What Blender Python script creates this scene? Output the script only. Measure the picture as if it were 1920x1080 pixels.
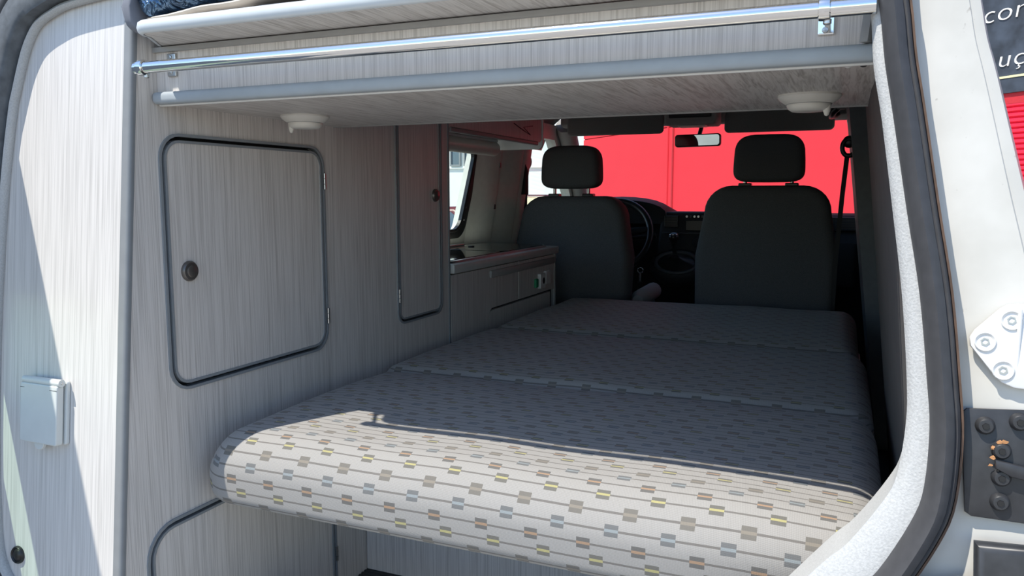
import bpy, bmesh, math, random
from mathutils import Vector, Matrix, noise
from math import sin, cos, pi, radians, sqrt, floor

for o in list(bpy.data.objects): bpy.data.objects.remove(o)
S = bpy.context.scene
COL = S.collection
ZC = 1.60                      # eye height above the ground; all coordinates below are relative to the eye
random.seed(4)

# ------------------------------------------------------------------ camera
cam_d = bpy.data.cameras.new('camera'); cam = bpy.data.objects.new('camera', cam_d); COL.objects.link(cam)
cam_d.sensor_width = 36.0; cam_d.lens = 1460.0 / 1920.0 * 36.0; cam_d.clip_start = 0.02; cam_d.clip_end = 500
cam.location = (0, 0, ZC); cam.rotation_euler = (radians(90 - 6.84), 0, radians(23.03))
S.camera = cam
# ------------------------------------------------------------------ sky, sun, exposure
SUN = Vector((0.79, 1.0, -2.25)).normalized()
W = bpy.data.worlds.new('sky'); S.world = W; W.use_nodes = True
wn = W.node_tree.nodes; wl = W.node_tree.links; wn.clear()
sky = wn.new('ShaderNodeTexSky'); sky.sky_type = 'NISHITA'; sky.sun_disc = False
sky.sun_elevation = math.asin(-SUN.z); sky.sun_rotation = math.atan2(-SUN.x, -SUN.y)
sky.air_density = 1.0; sky.dust_density = 0.3; sky.ozone_density = 2.4
bg = wn.new('ShaderNodeBackground'); bg.inputs['Strength'].default_value = 0.175
wo = wn.new('ShaderNodeOutputWorld'); wl.new(sky.outputs[0], bg.inputs[0]); wl.new(bg.outputs[0], wo.inputs[0])
sd = bpy.data.lights.new('sun', 'SUN'); sd.energy = 4.15; sd.angle = radians(0.53); sd.color = (1.0, 0.945, 0.85)
sun = bpy.data.objects.new('sun', sd); COL.objects.link(sun); sun.location = (-3, -4, 12)
sun.rotation_euler = SUN.to_track_quat('-Z', 'Y').to_euler()
vs = S.view_settings; vs.view_transform = 'Standard'; vs.look = 'None'; vs.gamma = 1.0; vs.use_curve_mapping = False
vs.exposure = 0.57

# ------------------------------------------------------------------ materials
MATS = {}
class NT:
    def __init__(s, name, rough=0.5, metal=0.0):
        s.m = bpy.data.materials.new(name); s.m.use_nodes = True
        s.n = s.m.node_tree.nodes; s.l = s.m.node_tree.links
        s.b = s.n['Principled BSDF']; s.b.inputs['Roughness'].default_value = rough; s.b.inputs['Metallic'].default_value = metal
        MATS[name] = s.m
    def new(s, t, **k):
        n = s.n.new(t)
        for a, v in k.items(): setattr(n, a, v)
        return n
    def link(s, a, b): s.l.new(a, b)
    def math(s, op, a, b=None, c=None):
        n = s.new('ShaderNodeMath', operation=op)
        for i, v in enumerate((a, b, c)):
            if v is None: continue
            if isinstance(v, (int, float)): n.inputs[i].default_value = v
            else: s.link(v, n.inputs[i])
        return n.outputs[0]
    def mix(s, f, a, b):
        n = s.new('ShaderNodeMix', data_type='RGBA')
        for i, v in ((0, f), (6, a), (7, b)):
            if isinstance(v, (int, float)): n.inputs[i].default_value = v
            elif isinstance(v, tuple): n.inputs[i].default_value = (*v, 1)
            else: s.link(v, n.inputs[i])
        return n.outputs[2]
    def noise(s, scale=(1, 1, 1), detail=2.0, co='Object', rough=0.5, dist=0.0):
        tc = s.new('ShaderNodeTexCoord'); mp = s.new('ShaderNodeMapping'); mp.inputs['Scale'].default_value = scale
        s.link(tc.outputs[co], mp.inputs['Vector'])
        n = s.new('ShaderNodeTexNoise'); n.inputs['Scale'].default_value = 1.0; n.inputs['Detail'].default_value = detail
        n.inputs['Roughness'].default_value = rough; n.inputs['Distortion'].default_value = dist
        s.link(mp.outputs[0], n.inputs['Vector']); return n.outputs[0]
    def ramp(s, f, stops, interp='LINEAR'):
        r = s.new('ShaderNodeValToRGB'); r.color_ramp.interpolation = interp; e = r.color_ramp.elements
        while len(e) < len(stops): e.new(0.5)
        for x, (p, c) in zip(e, stops): x.position = p; x.color = (*c, 1) if len(c) == 3 else c
        s.link(f, r.inputs[0]); return r.outputs[0]
    def color(s, v):
        if isinstance(v, tuple): s.b.inputs['Base Color'].default_value = (*v, 1)
        else: s.link(v, s.b.inputs['Base Color'])
    def bump(s, h, strength=0.2, dist=0.002):
        b = s.new('ShaderNodeBump'); b.inputs['Strength'].default_value = strength; b.inputs['Distance'].default_value = dist
        s.link(h, b.inputs['Height']); s.link(b.outputs[0], s.b.inputs['Normal'])

def plain(name, col, rough=0.5, metal=0.0, var=0.08, scale=40, bump=0.0):
    t = NT(name, rough, metal)
    n = t.noise((scale,) * 3, 3)
    lo = tuple(max(0, c * (1 - var)) for c in col); hi = tuple(min(1, c * (1 + var)) for c in col)
    t.color(t.ramp(n, [(0.3, lo), (0.7, hi)]))
    if bump: t.bump(n, bump, 0.002)
    return t.m

def laminate(name, light, dark, scale, wav=0.0, rough=0.42):
    t = NT(name, rough)
    a = t.noise(scale, 2, dist=wav)
    b = t.noise(tuple(x * 0.31 for x in scale), 2, dist=wav)
    f = t.math('ADD', t.math('MULTIPLY', a, 0.65), t.math('MULTIPLY', b, 0.35))
    mid = tuple((x + y) / 2 for x, y in zip(light, dark))
    t.color(t.ramp(f, [(0.36, dark), (0.46, mid), (0.56, light)]))
    t.bump(f, 0.10, 0.001)
    return t.m

LAMV = laminate('laminate_vertical', (0.735, 0.695, 0.655), (0.53, 0.495, 0.46), (520, 520, 7))
LAMX = laminate('laminate_rear', (0.665, 0.64, 0.61), (0.50, 0.48, 0.455), (520, 0.5, 6))
LAMY = laminate('laminate_lengthwise', (0.66, 0.63, 0.595), (0.40, 0.37, 0.34), (210, 11, 60), 1.3)
WHITEP = plain('white_plastic', (0.74, 0.74, 0.72), 0.35, var=0.03)
NOSE = plain('pale_grey_edging', (0.56, 0.60, 0.62), 0.35, var=0.02)
TRIMG = plain('blue_grey_edging', (0.36, 0.40, 0.43), 0.45, var=0.04)
GREYT = plain('grey_rubber_profile', (0.25, 0.27, 0.285), 0.5, var=0.05)
GAP = plain('dark_gap', (0.02, 0.02, 0.022), 0.8)
CORNER = plain('grey_corner_profile', (0.34, 0.34, 0.33), 0.45, var=0.04)
KNOB = plain('bronze_knob', (0.16, 0.145, 0.13), 0.35, 0.6, var=0.05)
STEEL = plain('brushed_steel', (0.55, 0.55, 0.54), 0.3, 1.0, var=0.05)
CHROME = plain('chrome', (0.82, 0.82, 0.80), 0.06, 1.0, var=0.015, scale=300)
LAMPP = plain('lamp_plastic', (0.72, 0.70, 0.64), 0.4, var=0.02)
SEATF = plain('charcoal_seat_cloth', (0.095, 0.10, 0.104), 0.85, var=0.2, scale=500, bump=0.2)
DASH = plain('dark_dash_plastic', (0.024, 0.026, 0.031), 0.6, var=0.15, scale=300, bump=0.15)
for _m in (DASH, SEATF): _m.node_tree.nodes['Principled BSDF'].inputs['Specular IOR Level'].default_value = 0.2
BLACKP = plain('black_plastic', (0.012, 0.012, 0.013), 0.35)
BLACKM = plain('black_painted_metal', (0.030, 0.031, 0.034), 0.42, var=0.25, scale=60)
HEADL = plain('grey_headliner', (0.30, 0.295, 0.285), 0.9, var=0.05, scale=200)
VISOR = plain('dark_visor_cloth', (0.17, 0.17, 0.165), 0.9, var=0.06, scale=200)
PILLT = plain('pale_pillar_plastic', (0.68, 0.69, 0.65), 0.5, var=0.04)
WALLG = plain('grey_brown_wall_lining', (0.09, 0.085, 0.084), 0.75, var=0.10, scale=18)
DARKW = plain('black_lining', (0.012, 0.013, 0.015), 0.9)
BELT = plain('seat_belt_webbing', (0.008, 0.008, 0.009), 0.7)
LIP = plain('speckled_grey_lining', (0.44, 0.445, 0.44), 0.85, var=0.10, scale=420, bump=0.3)
SEAL = plain('black_rubber_seal', (0.048, 0.048, 0.052), 0.6, var=0.12, scale=70)
SEALB = plain('rusty_seal_edge', (0.10, 0.06, 0.04), 0.8, var=0.3, scale=60)
FOAMC = plain('mauve_blanket_cloth', (0.33, 0.30, 0.29), 0.9, var=0.08, scale=60, bump=0.2)
BEIGEC = plain('beige_quilt_cloth', (0.56, 0.52, 0.46), 0.9, var=0.06, scale=60, bump=0.2)
RUBFLOOR = plain('dark_floor_covering', (0.05, 0.05, 0.05), 0.7, var=0.2, scale=200, bump=0.4)
GREEN = plain('green_switch', (0.01, 0.28, 0.12), 0.4)
CONCRETE = plain('pale_concrete', (0.27, 0.255, 0.235), 0.9, var=0.12, scale=3)
REDW = plain('red_render', (0.76, 0.026, 0.042), 0.75, var=0.03, scale=2)
REDJ = plain('red_joint', (0.50, 0.02, 0.03), 0.8)
REDS = plain('red_shutter_paint', (0.80, 0.012, 0.045), 0.45, var=0.04)
WHITEB = plain('white_render', (0.80, 0.84, 0.80), 0.85, var=0.04, scale=0.8)
SIGNM = plain('dark_slate_sign', (0.035, 0.045, 0.062), 0.6, var=0.5, scale=6)
LETTER = plain('white_letter', (0.85, 0.85, 0.83), 0.6, var=0.02)
YELLOW = plain('pale_yellow_line', (0.80, 0.74, 0.38), 0.6)
WINGL = plain('dark_window_glass', (0.10, 0.15, 0.19), 0.08)
CARP = plain('maroon_car_paint', (0.14, 0.035, 0.035), 0.25)
CARG = plain('blue_car_glass', (0.10, 0.16, 0.22), 0.05)
LEAF = plain('dry_leaf', (0.50, 0.24, 0.10), 0.8, var=0.3, scale=200)
DOORP = plain('door_paint_grey', (0.20, 0.23, 0.27), 0.4, var=0.05)

def paint():
    t = NT('white_van_paint', 0.32)
    n = t.noise((14, 14, 14), 4); d = t.noise((95, 95, 70), 3)
    spots = t.ramp(d, [(0.24, (1, 1, 1)), (0.30, (0, 0, 0))])
    base = t.ramp(n, [(0.35, (0.52, 0.505, 0.46)), (0.65, (0.605, 0.59, 0.545))])
    t.color(t.mix(t.math('MULTIPLY', spots, 0.6), base, (0.22, 0.19, 0.16))); return t.m
PAINT = paint()

def foil():
    t = NT('blue_foil', 0.16, 0.85)
    n = t.noise((38, 38, 38), 3, dist=0.6)
    t.color(t.ramp(n, [(0.3, (0.015, 0.04, 0.09)), (0.72, (0.15, 0.24, 0.36))])); t.bump(n, 0.9, 0.02); return t.m
FOIL = foil()

def glass(name, tint=(0.93, 0.97, 0.95)):
    m = bpy.data.materials.new(name); m.use_nodes = True; n = m.node_tree.nodes; l = m.node_tree.links; n.clear()
    tr = n.new('ShaderNodeBsdfTransparent'); tr.inputs[0].default_value = (*tint, 1)
    gl = n.new('ShaderNodeBsdfGlossy'); gl.inputs['Roughness'].default_value = 0.01
    lw_ = n.new('ShaderNodeLayerWeight'); lw_.inputs['Blend'].default_value = 0.5
    pw = n.new('ShaderNodeMath'); pw.operation = 'POWER'; pw.inputs[1].default_value = 5.0; l.new(lw_.outputs['Facing'], pw.inputs[0])
    fr = n.new('ShaderNodeMath'); fr.operation = 'MULTIPLY_ADD'; fr.inputs[1].default_value = 0.5; fr.inputs[2].default_value = 0.025; l.new(pw.outputs[0], fr.inputs[0])
    mx = n.new('ShaderNodeMixShader'); out = n.new('ShaderNodeOutputMaterial')
    l.new(fr.outputs[0], mx.inputs[0]); l.new(tr.outputs[0], mx.inputs[1]); l.new(gl.outputs[0], mx.inputs[2]); l.new(mx.outputs[0], out.inputs[0])
    return m
GLASS = glass('clear_glass'); GREENGL = glass('green_tinted_glass', (0.80, 0.93, 0.84))
HOBG = plain('smoked_hob_glass', (0.012, 0.016, 0.016), 0.04)
MIRROR = plain('mirror_glass', (0.75, 0.80, 0.78), 0.02, 1.0, var=0.01)

def fabric():
    t = NT('block_and_line_upholstery', 0.9)
    uv = t.new('ShaderNodeUVMap'); uv.uv_map = 'UVMap'
    sp = t.new('ShaderNodeSeparateXYZ'); t.link(uv.outputs[0], sp.inputs[0]); u, v = sp.outputs[0], sp.outputs[1]
    s, p = 0.0228, 0.0775; v = t.math('ADD', v, 0.0228 * 4 - 0.012)
    vs_ = t.math('DIVIDE', v, s); row = t.math('FLOOR', vs_); fv = t.math('ABSOLUTE', t.math('SUBTRACT', t.math('FRACT', vs_), 0.5))
    m = t.math('ADD', t.math('DIVIDE', t.math('FLOORED_MODULO', row, 4.0), 4.0), 0.05)
    off = t.ramp(m, [(0.0, (0.80,) * 3), (0.25, (0.24,) * 3), (0.5, (0.0,) * 3), (0.75, (0.5,) * 3)], 'CONSTANT')
    fu = t.math('FRACT', t.math('SUBTRACT', t.math('DIVIDE', u, p), off))
    inx = t.math('LESS_THAN', fu, 0.25)
    blk = t.math('MULTIPLY', inx, t.math('LESS_THAN', fv, 0.345))
    stp = t.math('MULTIPLY', inx, t.math('LESS_THAN', fv, 0.085))
    lin = t.math('LESS_THAN', fv, 0.066)
    sc = t.ramp(m, [(0.0, (0.22, 0.195, 0.16)), (0.25, (0.385, 0.35, 0.155)), (0.5, (0.33, 0.215, 0.135)), (0.75, (0.235, 0.265, 0.275))], 'CONSTANT')
    bc = t.ramp(m, [(0.0, (0.135, 0.125, 0.108)), (0.25, (0.115, 0.11, 0.095)), (0.5, (0.10, 0.096, 0.09)), (0.75, (0.115, 0.12, 0.122))], 'CONSTANT')
    # twill weave
    w = t.math('SINE', t.math('MULTIPLY', t.math('ADD', u, v), 2 * pi / 0.0038)); w2 = t.math('SINE', t.math('MULTIPLY', t.math('SUBTRACT', u, v), 2 * pi / 0.0046))
    tw = t.math('ADD', t.math('MULTIPLY', t.math('MULTIPLY', w, w2), 0.5), 0.5)
    n = t.noise((9, 9, 9), 2); n2 = t.noise((900, 900, 900), 1)
    base = t.mix(n, (0.335, 0.320, 0.297), (0.35, 0.34, 0.326))
    base = t.mix(t.math('MULTIPLY', tw, 0.62), base, (0.21, 0.205, 0.195))
    c = t.mix(t.math('MULTIPLY', lin, 0.85), base, (0.12, 0.11, 0.10))
    c = t.mix(t.math('MULTIPLY', blk, 0.92), c, bc)
    c = t.mix(t.math('MULTIPLY', stp, 0.95), c, sc)
    c = t.mix(t.math('MULTIPLY', n2, 0.12), c, (0.15, 0.145, 0.14))
    t.color(c); t.bump(tw, 0.25, 0.0008); t.b.inputs['Sheen Weight'].default_value = 0.15
    return t.m
FABRIC = fabric()

# ------------------------------------------------------------------ mesh helpers
class MB:
    def __init__(s): s.v = []; s.f = []; s.uv = None
    def add(s, vs, fs):
        k = len(s.v); s.v += [Vector(x) for x in vs]; s.f += [tuple(i + k for i in f) for f in fs]; return s
    def box(s, a, b):
        (x0, y0, z0), (x1, y1, z1) = a, b
        return s.add([(x0, y0, z0), (x1, y0, z0), (x1, y1, z0), (x0, y1, z0), (x0, y0, z1), (x1, y0, z1), (x1, y1, z1), (x0, y1, z1)],
                     [(3, 2, 1, 0), (4, 5, 6, 7), (0, 1, 5, 4), (1, 2, 6, 5), (2, 3, 7, 6), (3, 0, 4, 7)])
    def rbox(s, a, b, r=0.004, seg=2):
        bm = bmesh.new(); bmesh.ops.create_cube(bm, size=1)
        d = [b[i] - a[i] for i in range(3)]; c = [(b[i] + a[i]) / 2 for i in range(3)]
        for v in bm.verts: v.co = Vector((v.co.x * d[0] + c[0], v.co.y * d[1] + c[1], v.co.z * d[2] + c[2]))
        r = min(r, min(abs(x) for x in d) * 0.49)
        bmesh.ops.bevel(bm, geom=bm.edges[:], offset=r, segments=seg, profile=0.5, affect='EDGES')
        return s.frombm(bm)
    def frombm(s, bm):
        bm.verts.index_update()
        s.add([v.co.copy() for v in bm.verts], [tuple(v.index for v in f.verts) for f in bm.faces]); bm.free(); return s
    def rings(s, R, closed=True, cap=True):
        n = len(R[0]); vs = [p for r in R for p in r]; fs = []
        for i in range(len(R) - 1):
            for j in range(n if closed else n - 1):
                k = (j + 1) % n; fs.append((i * n + j, i * n + k, (i + 1) * n + k, (i + 1) * n + j))
        if cap: fs.append(tuple(range(n))[::-1]); fs.append(tuple((len(R) - 1) * n + j for j in range(n)))
        return s.add(vs, fs)
    def tube(s, pts, r, n=12, cap=True, closed=False):
        pts = [Vector(p) for p in pts]; R = []; ref = None; m = len(pts)
        for i, p in enumerate(pts):
            if closed: t = pts[(i + 1) % m] - pts[i - 1]
            else: t = pts[min(i + 1, m - 1)] - pts[max(i - 1, 0)]
            t.normalize()
            if ref is None: ref = Vector((0, 0, 1)) if abs(t.z) < 0.9 else Vector((1, 0, 0))
            a = t.cross(ref).normalized(); b = a.cross(t).normalized(); ref = b
            rr = r[i] if isinstance(r, (list, tuple)) else r
            R.append([p + (a * cos(2 * pi * k / n) + b * sin(2 * pi * k / n)) * rr for k in range(n)])
        if closed: R.append(R[0]); return s.rings(R, True, False)
        return s.rings(R, True, cap)
    def lathe(s, prof, o, ax=(0, 0, 1), n=28, cap=True):
        ax = Vector(ax).normalized(); a = ax.orthogonal().normalized(); b = ax.cross(a); o = Vector(o)
        return s.rings([[o + ax * h + (a * cos(2 * pi * k / n) + b * sin(2 * pi * k / n)) * r for k in range(n)] for r, h in prof], True, cap)
    def prism(s, poly, vec):
        vec = Vector(vec); p = [Vector(q) for q in poly]
        return s.rings([p, [q + vec for q in p]])
    def slab(s, poly, vec, bev, seg=3):
        """outline extruded by vec with rounded rims on both faces"""
        bm = bmesh.new(); vec = Vector(vec); A = [bm.verts.new(Vector(p)) for p in poly]; B = [bm.verts.new(Vector(p) + vec) for p in poly]
        n = len(A); fa = bm.faces.new(A[::-1]); fb = bm.faces.new(B)
        for i in range(n): bm.faces.new((A[i], A[(i + 1) % n], B[(i + 1) % n], B[i]))
        bmesh.ops.recalc_face_normals(bm, faces=bm.faces[:])
        bmesh.ops.bevel(bm, geom=list(fa.edges) + list(fb.edges), offset=bev, segments=seg, profile=0.5, affect='EDGES', clamp_overlap=True)
        return s.frombm(bm)
    def plate(s, outer, holes, T, fn):
        """flat board with cut-outs; fn(a, b, t) -> 3D"""
        for t0 in (0.0, T):
            bm = bmesh.new(); es = []
            for loop in [outer] + holes:
                vv = [bm.verts.new(Vector((a, b, 0))) for a, b in loop]
                es += [bm.edges.new((vv[i], vv[(i + 1) % len(vv)])) for i in range(len(vv))]
            bmesh.ops.triangle_fill(bm, use_beauty=True, use_dissolve=False, edges=es)
            for v in bm.verts: v.co = Vector(fn(v.co.x, v.co.y, t0))
            s.frombm(bm)
        for loop in [outer] + holes:
            n = len(loop); s.add([fn(a, b, t) for t in (0.0, T) for a, b in loop], [(i, (i + 1) % n, n + (i + 1) % n, n + i) for i in range(n)])
        return s

def rrect(a0, b0, a1, b1, r, n=6):
    if not isinstance(r, (list, tuple)): r = [r] * 4
    out = []
    for (ca, cb, q, rr) in ((a1 - r[0], b1 - r[0], 0, r[0]), (a0 + r[1], b1 - r[1], 1, r[1]), (a0 + r[2], b0 + r[2], 2, r[2]), (a1 - r[3], b0 + r[3], 3, r[3])):
        for k in range(n + 1):
            t = (q + k / n) * pi / 2; out.append((ca + rr * cos(t), cb + rr * sin(t)))
    return out

def base_of(m):
    xs = [v.x for v in m.v]; ys = [v.y for v in m.v]; zs = [v.z for v in m.v]
    return Vector(((min(xs) + max(xs)) / 2, (min(ys) + max(ys)) / 2, min(zs)))

def wpos(o):
    p = o.location.copy()
    while o.parent: o = o.parent; p += o.location
    return p

def obj(name, mb, mat, parent=None, smooth=None, mats=None, **props):
    me = bpy.data.meshes.new(name); b = base_of(mb)
    me.from_pydata([v - b for v in mb.v], [], mb.f)
    bm = bmesh.new(); bm.from_mesh(me); bmesh.ops.remove_doubles(bm, verts=bm.verts[:], dist=1e-5) if mb.uv is None else None
    bmesh.ops.recalc_face_normals(bm, faces=bm.faces[:])
    if smooth:
        for f in bm.faces: f.smooth = True
        for e in bm.edges:
            if len(e.link_faces) == 2 and e.calc_face_angle(0) > radians(smooth): e.smooth = False
    if mb.uv is not None:
        lay = bm.loops.layers.uv.new('UVMap')
        for f in bm.faces:
            for lp in f.loops: lp[lay].uv = mb.uv[lp.vert.index]
    bm.to_mesh(me); bm.free()
    me.materials.append(mat)
    o = bpy.data.objects.new(name, me); COL.objects.link(o)
    o.location = b + Vector((0, 0, ZC))
    if parent: o.parent = parent; o.location -= wpos(parent)
    for k, v in props.items(): o[k] = v
    return o

def thing(name, label, cat, loc, group=None):
    o = bpy.data.objects.new(name, None); COL.objects.link(o); o.empty_display_size = 0.05
    o.location = Vector(loc) + Vector((0, 0, ZC)); o['label'] = label; o['category'] = cat
    if group: o['group'] = group
    return o

def struct(name, mb, mat, label, parent=None, smooth=None):
    o = obj(name, mb, mat, parent, smooth)
    if not parent: o['kind'] = 'structure'
    o['label'] = label; return o

XR = lambda z: 0.046 - 0.12 * z          # right lining leans inwards towards the roof
XL = lambda z: -1.39 + 0.15 * z          # left van side
YC = lambda z, c=0.892: c + 0.0953 * z   # rear face of the built-in cabinet and the door opening lean with the tailgate line
XF = -1.03                               # front of the left-hand furniture
ZFL = -0.905                             # van floor

# ------------------------------------------------------------------ setting: ground, van shell
struct('ground', MB().box((-40, -25, -1.72), (25, 40, -1.60)), CONCRETE, 'pale concrete yard the van stands on')
struct('floor', MB().box((-1.50, 0.80, ZFL - 0.03), (0.20, 4.45, ZFL)), RUBFLOOR, 'dark ribbed floor covering of the van')
rib = MB()
for i in range(46): rib.box((-1.03, 0.98 + i * 0.012, ZFL), (0.1, 0.985 + i * 0.012, ZFL + 0.002))
obj('floor_ribs', rib, RUBFLOOR, bpy.data.objects['floor'], kind='stuff')
roof = MB()
prof = [(-1.42, 0.22), (-1.37, 0.33), (-1.28, 0.405), (-1.1, 0.44), (-0.65, 0.45), (-0.2, 0.44), (-0.02, 0.405), (0.07, 0.33), (0.12, 0.22)]
prof2 = [(-0.65 + (x + 0.65) * 1.01, z + 0.03) for x, z in prof]
roof.rings([[(x, y, z) for x, z in prof + prof2[::-1]] for y in (0.99, 3.72)])
struct('ceiling', roof, HEADL, 'grey headlining of the van roof', smooth=40)
# left side of the van with its side window, B pillar and cab door opening
def lw(y, z, t): return (XL(z) - t, y, z)
lwp = MB().plate([(0.95, -0.93), (4.42, -0.93), (4.42, -0.16), (3.78, 0.34), (0.95, 0.34)],
                 [[(y + z * 0.18, z) for y, z in rrect(1.99, -0.165, 2.835, 0.21, 0.05)], [(3.27, -0.12), (4.18, -0.12), (4.08, 0.0), (3.72, 0.27), (3.27, 0.27)]], 0.05, lw)
wl_ = struct('wall_left', lwp, PILLT, 'pale lined left side wall of the van')
# window 1: side window above the kitchen
w1 = MB().plate(rrect(1.985, -0.172, 2.845, 0.217, 0.055), [rrect(2.03, -0.135, 2.795, 0.18, 0.045)], 0.014, lambda y, z, t: (XL(z) + 0.006 - t, y + z * 0.18, z))
win1 = struct('window_1', w1, BLACKP, 'black-framed side window above the kitchen worktop')
obj('pane', MB().prism([(XL(z) - 0.012, y + z * 0.18, z) for y, z in rrect(2.0, -0.16, 2.81, 0.195, 0.05)], (-0.003, 0, 0)), GLASS, win1)
obj('gasket', MB().tube([(XL(z) + 0.004, y + z * 0.18, z) for y, z in rrect(2.022, -0.142, 2.803, 0.188, 0.048)], 0.006, 8, closed=True), BLACKP, win1, smooth=60)
for z in (-0.10, -0.05): obj('frame_screw', MB().lathe([(0.004, 0), (0.003, 0.002)], (XL(z) + 0.006, 2.80, z), (1, 0, 0), 10), STEEL, win1)
# B pillar trim, moulded in two ribs
bp = MB()
R = []
for z in (-0.22, 0.26):
    x = XL(z); R.append([(x, 2.84, z), (x + 0.012, 2.85, z), (x + 0.060, 2.955, z), (x + 0.060, 2.970, z), (x + 0.052, 2.975, z), (x + 0.056, 2.985, z), (x + 0.100, 3.085, z), (x + 0.100, 3.10, z), (x + 0.093, 3.105, z), (x + 0.100, 3.115, z), (x + 0.108, 3.17, z), (x + 0.06, 3.25, z), (x, 3.26, z)])
bp.rings(R)
tr1 = struct('trim_1', bp, PILLT, 'pale moulded pillar trim behind the driver seat', smooth=50)
for y, z in ((2.955, 0.12), (2.955, -0.05)): obj('trim_clip', MB().box((XL(z) + 0.055, y, z - 0.010), (XL(z) + 0.064, y + 0.008, z + 0.010)), BLACKP, tr1)
obj('belt_slot', MB().box((XL(0.06) + 0.09, 3.13, 0.0), (XL(0.06) + 0.113, 3.165, 0.13)), DARKW, tr1)
dl = MB().prism([(XL(z) - 0.02, y, z) for y, z in [(3.27, -0.12), (4.18, -0.12), (4.08, 0.0), (3.72, 0.27), (3.27, 0.27)]], (-0.003, 0, 0))
struct('window_2', dl, GLASS, 'clear cab door window beside the driver seat')
# right side
rw = MB().plate([(1.30, -0.93), (4.42, -0.93), (4.42, -0.16), (3.78, 0.36), (1.30, 0.36)],
                [[(3.35, -0.10), (4.18, -0.10), (4.08, 0.0), (3.72, 0.27), (3.35, 0.27)]], 0.05, lambda y, z, t: (XR(z) + 0.075 + t, y, z))
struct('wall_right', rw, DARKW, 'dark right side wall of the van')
dr = MB().prism([(XR(z) + 0.10, y, z) for y, z in [(3.35, -0.10), (4.18, -0.10), (4.08, 0.0), (3.72, 0.27), (3.35, 0.27)]], (0.003, 0, 0))
struct('window_3', dr, GLASS, 'clear cab door window on the passenger side')
lin = MB(); R = []
for i in range(15):
    z = 0.30 - i * 0.085
    yf = 1.60 + (0.161 - z) * 0.37
    R.append([(XR(z) + 0.005, YC(z, 0.885), z), (XR(z) - 0.002, (yf + 0.85) / 2, z), (XR(z), yf - 0.01, z), (XR(z) + 0.004, yf, z), (XR(z) + 0.020, yf, z), (XR(z) + 0.020, YC(z, 0.885), z)])
lin.rings(R)
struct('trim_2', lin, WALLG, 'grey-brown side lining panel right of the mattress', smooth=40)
rp = MB()
for z0, z1, y, w, m in ((-0.9, 0.33, 2.95, 0.20, 0),):
    rp.rings([[(XR(z) + 0.075, y, z), (XR(z) - 0.012, y + 0.03, z), (XR(z) - 0.02, y + w - 0.02, z), (XR(z) + 0.075, y + w + 0.05, z)] for z in (z0, -0.18, z1)])
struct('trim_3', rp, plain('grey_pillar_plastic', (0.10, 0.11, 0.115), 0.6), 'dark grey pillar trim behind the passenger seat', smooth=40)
# windscreen with its pillars and header
ws = MB().prism([(-1.34, 4.32, -0.14), (0.10, 4.32, -0.14), (0.0, 3.74, 0.335), (-1.27, 3.74, 0.335)], (0, 0.004, 0.004))
struct('wall_front', MB().box((-1.50, 4.42, -0.93), (0.24, 4.47, -0.15)), DARKW, 'dark bulkhead ahead of the dashboard')
wsc = struct('window_4', ws, GLASS, 'wide clear windscreen above the dashboard')
for sx, xb, xt in ((-1, -1.385, -1.30), (1, 0.125, 0.035)):
    obj('pillar', MB().tube([(xb, 4.36, -0.18), ((xb + xt) / 2, 4.06, 0.10), (xt, 3.74, 0.345)], [0.045, 0.042, 0.05], 10), HEADL if sx < 0 else PILLT, wsc, smooth=60)
obj('header', MB().rbox((-1.31, 3.68, 0.325), (0.045, 3.80, 0.46), 0.02, 3), HEADL, wsc, smooth=40)

# ------------------------------------------------------------------ setting: rear door opening (body, lining lip, rubber seal)
# opening outline at the lining lip: (x, z, lip width)
RIGHT = [(-0.165, 0.315, .010), (-0.075, 0.300, .010), (-0.022, 0.262, .010), (0.004, 0.215, .009), (0.0148, 0.1787, .008), (0.0199, 0.1264, .010), (0.0295, 0.0752, .010), (0.0440, -0.0176, .012), (0.0560, -0.0985, .015),
         (0.0640, -0.1790, .017), (0.0655, -0.2240, .020), (0.0600, -0.2760, .024), (0.0490, -0.3040, .028), (0.0190, -0.3510, .034), (-0.004, -0.3760, .036),
         (-0.055, -0.440, .036), (-0.11, -0.515, .034), (-0.17, -0.585, .030), (-0.25, -0.65, .024), (-0.36, -0.70, .018), (-0.55, -0.73, .014)]
LEFT = [(-0.80, -0.74, .014), (-1.02, -0.73, .014), (-1.16, -0.70, .014), (-1.25, -0.665, .014), (-1.295, -0.62, .012), (-1.310, -0.54, .012), (-1.318, -0.40, .012), (-1.318, -0.25, .012), (-1.312, -0.10, .012), (-1.300, 0.04, .012), (-1.286, 0.138, .012),
        (-1.278, 0.169, .012), (-1.262, 0.220, .012), (-1.250, 0.247, .012), (-1.234, 0.269, .012), (-1.218, 0.279, .012), (-1.200, 0.286, .012), (-1.164, 0.296, .012), (-1.084, 0.304, .012), (-0.95, 0.312, .011), (-0.65, 0.322, .010), (-0.40, 0.322, .010)]
_L = RIGHT + LEFT
LOOP = []
for i in range(len(_L)):       # smooth the outline
    p0, p1, p2, p3 = (Vector(_L[(i + q) % len(_L)]) for q in (-1, 0, 1, 2))
    for t in (0.0, 0.25, 0.5, 0.75):
        LOOP.append(tuple(0.5 * ((2 * p1) + (p2 - p0) * t + (2 * p0 - 5 * p1 + 4 * p2 - p3) * t * t + (3 * p1 - p0 - 3 * p2 + p3) * t ** 3)))
n = len(LOOP)
def opening(i, off, c):
    x, z, w = LOOP[i % n]; a = Vector(LOOP[(i - 1) % n][:2]); b = Vector(LOOP[(i + 1) % n][:2]); t = (b - a).normalized()
    nx, nz = -t.y, t.x            # outward for this winding (clockwise seen from behind the van)
    x2, z2 = x + nx * off(w), z + nz * off(w)
    return Vector((x2, YC(z2, c), z2))
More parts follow.
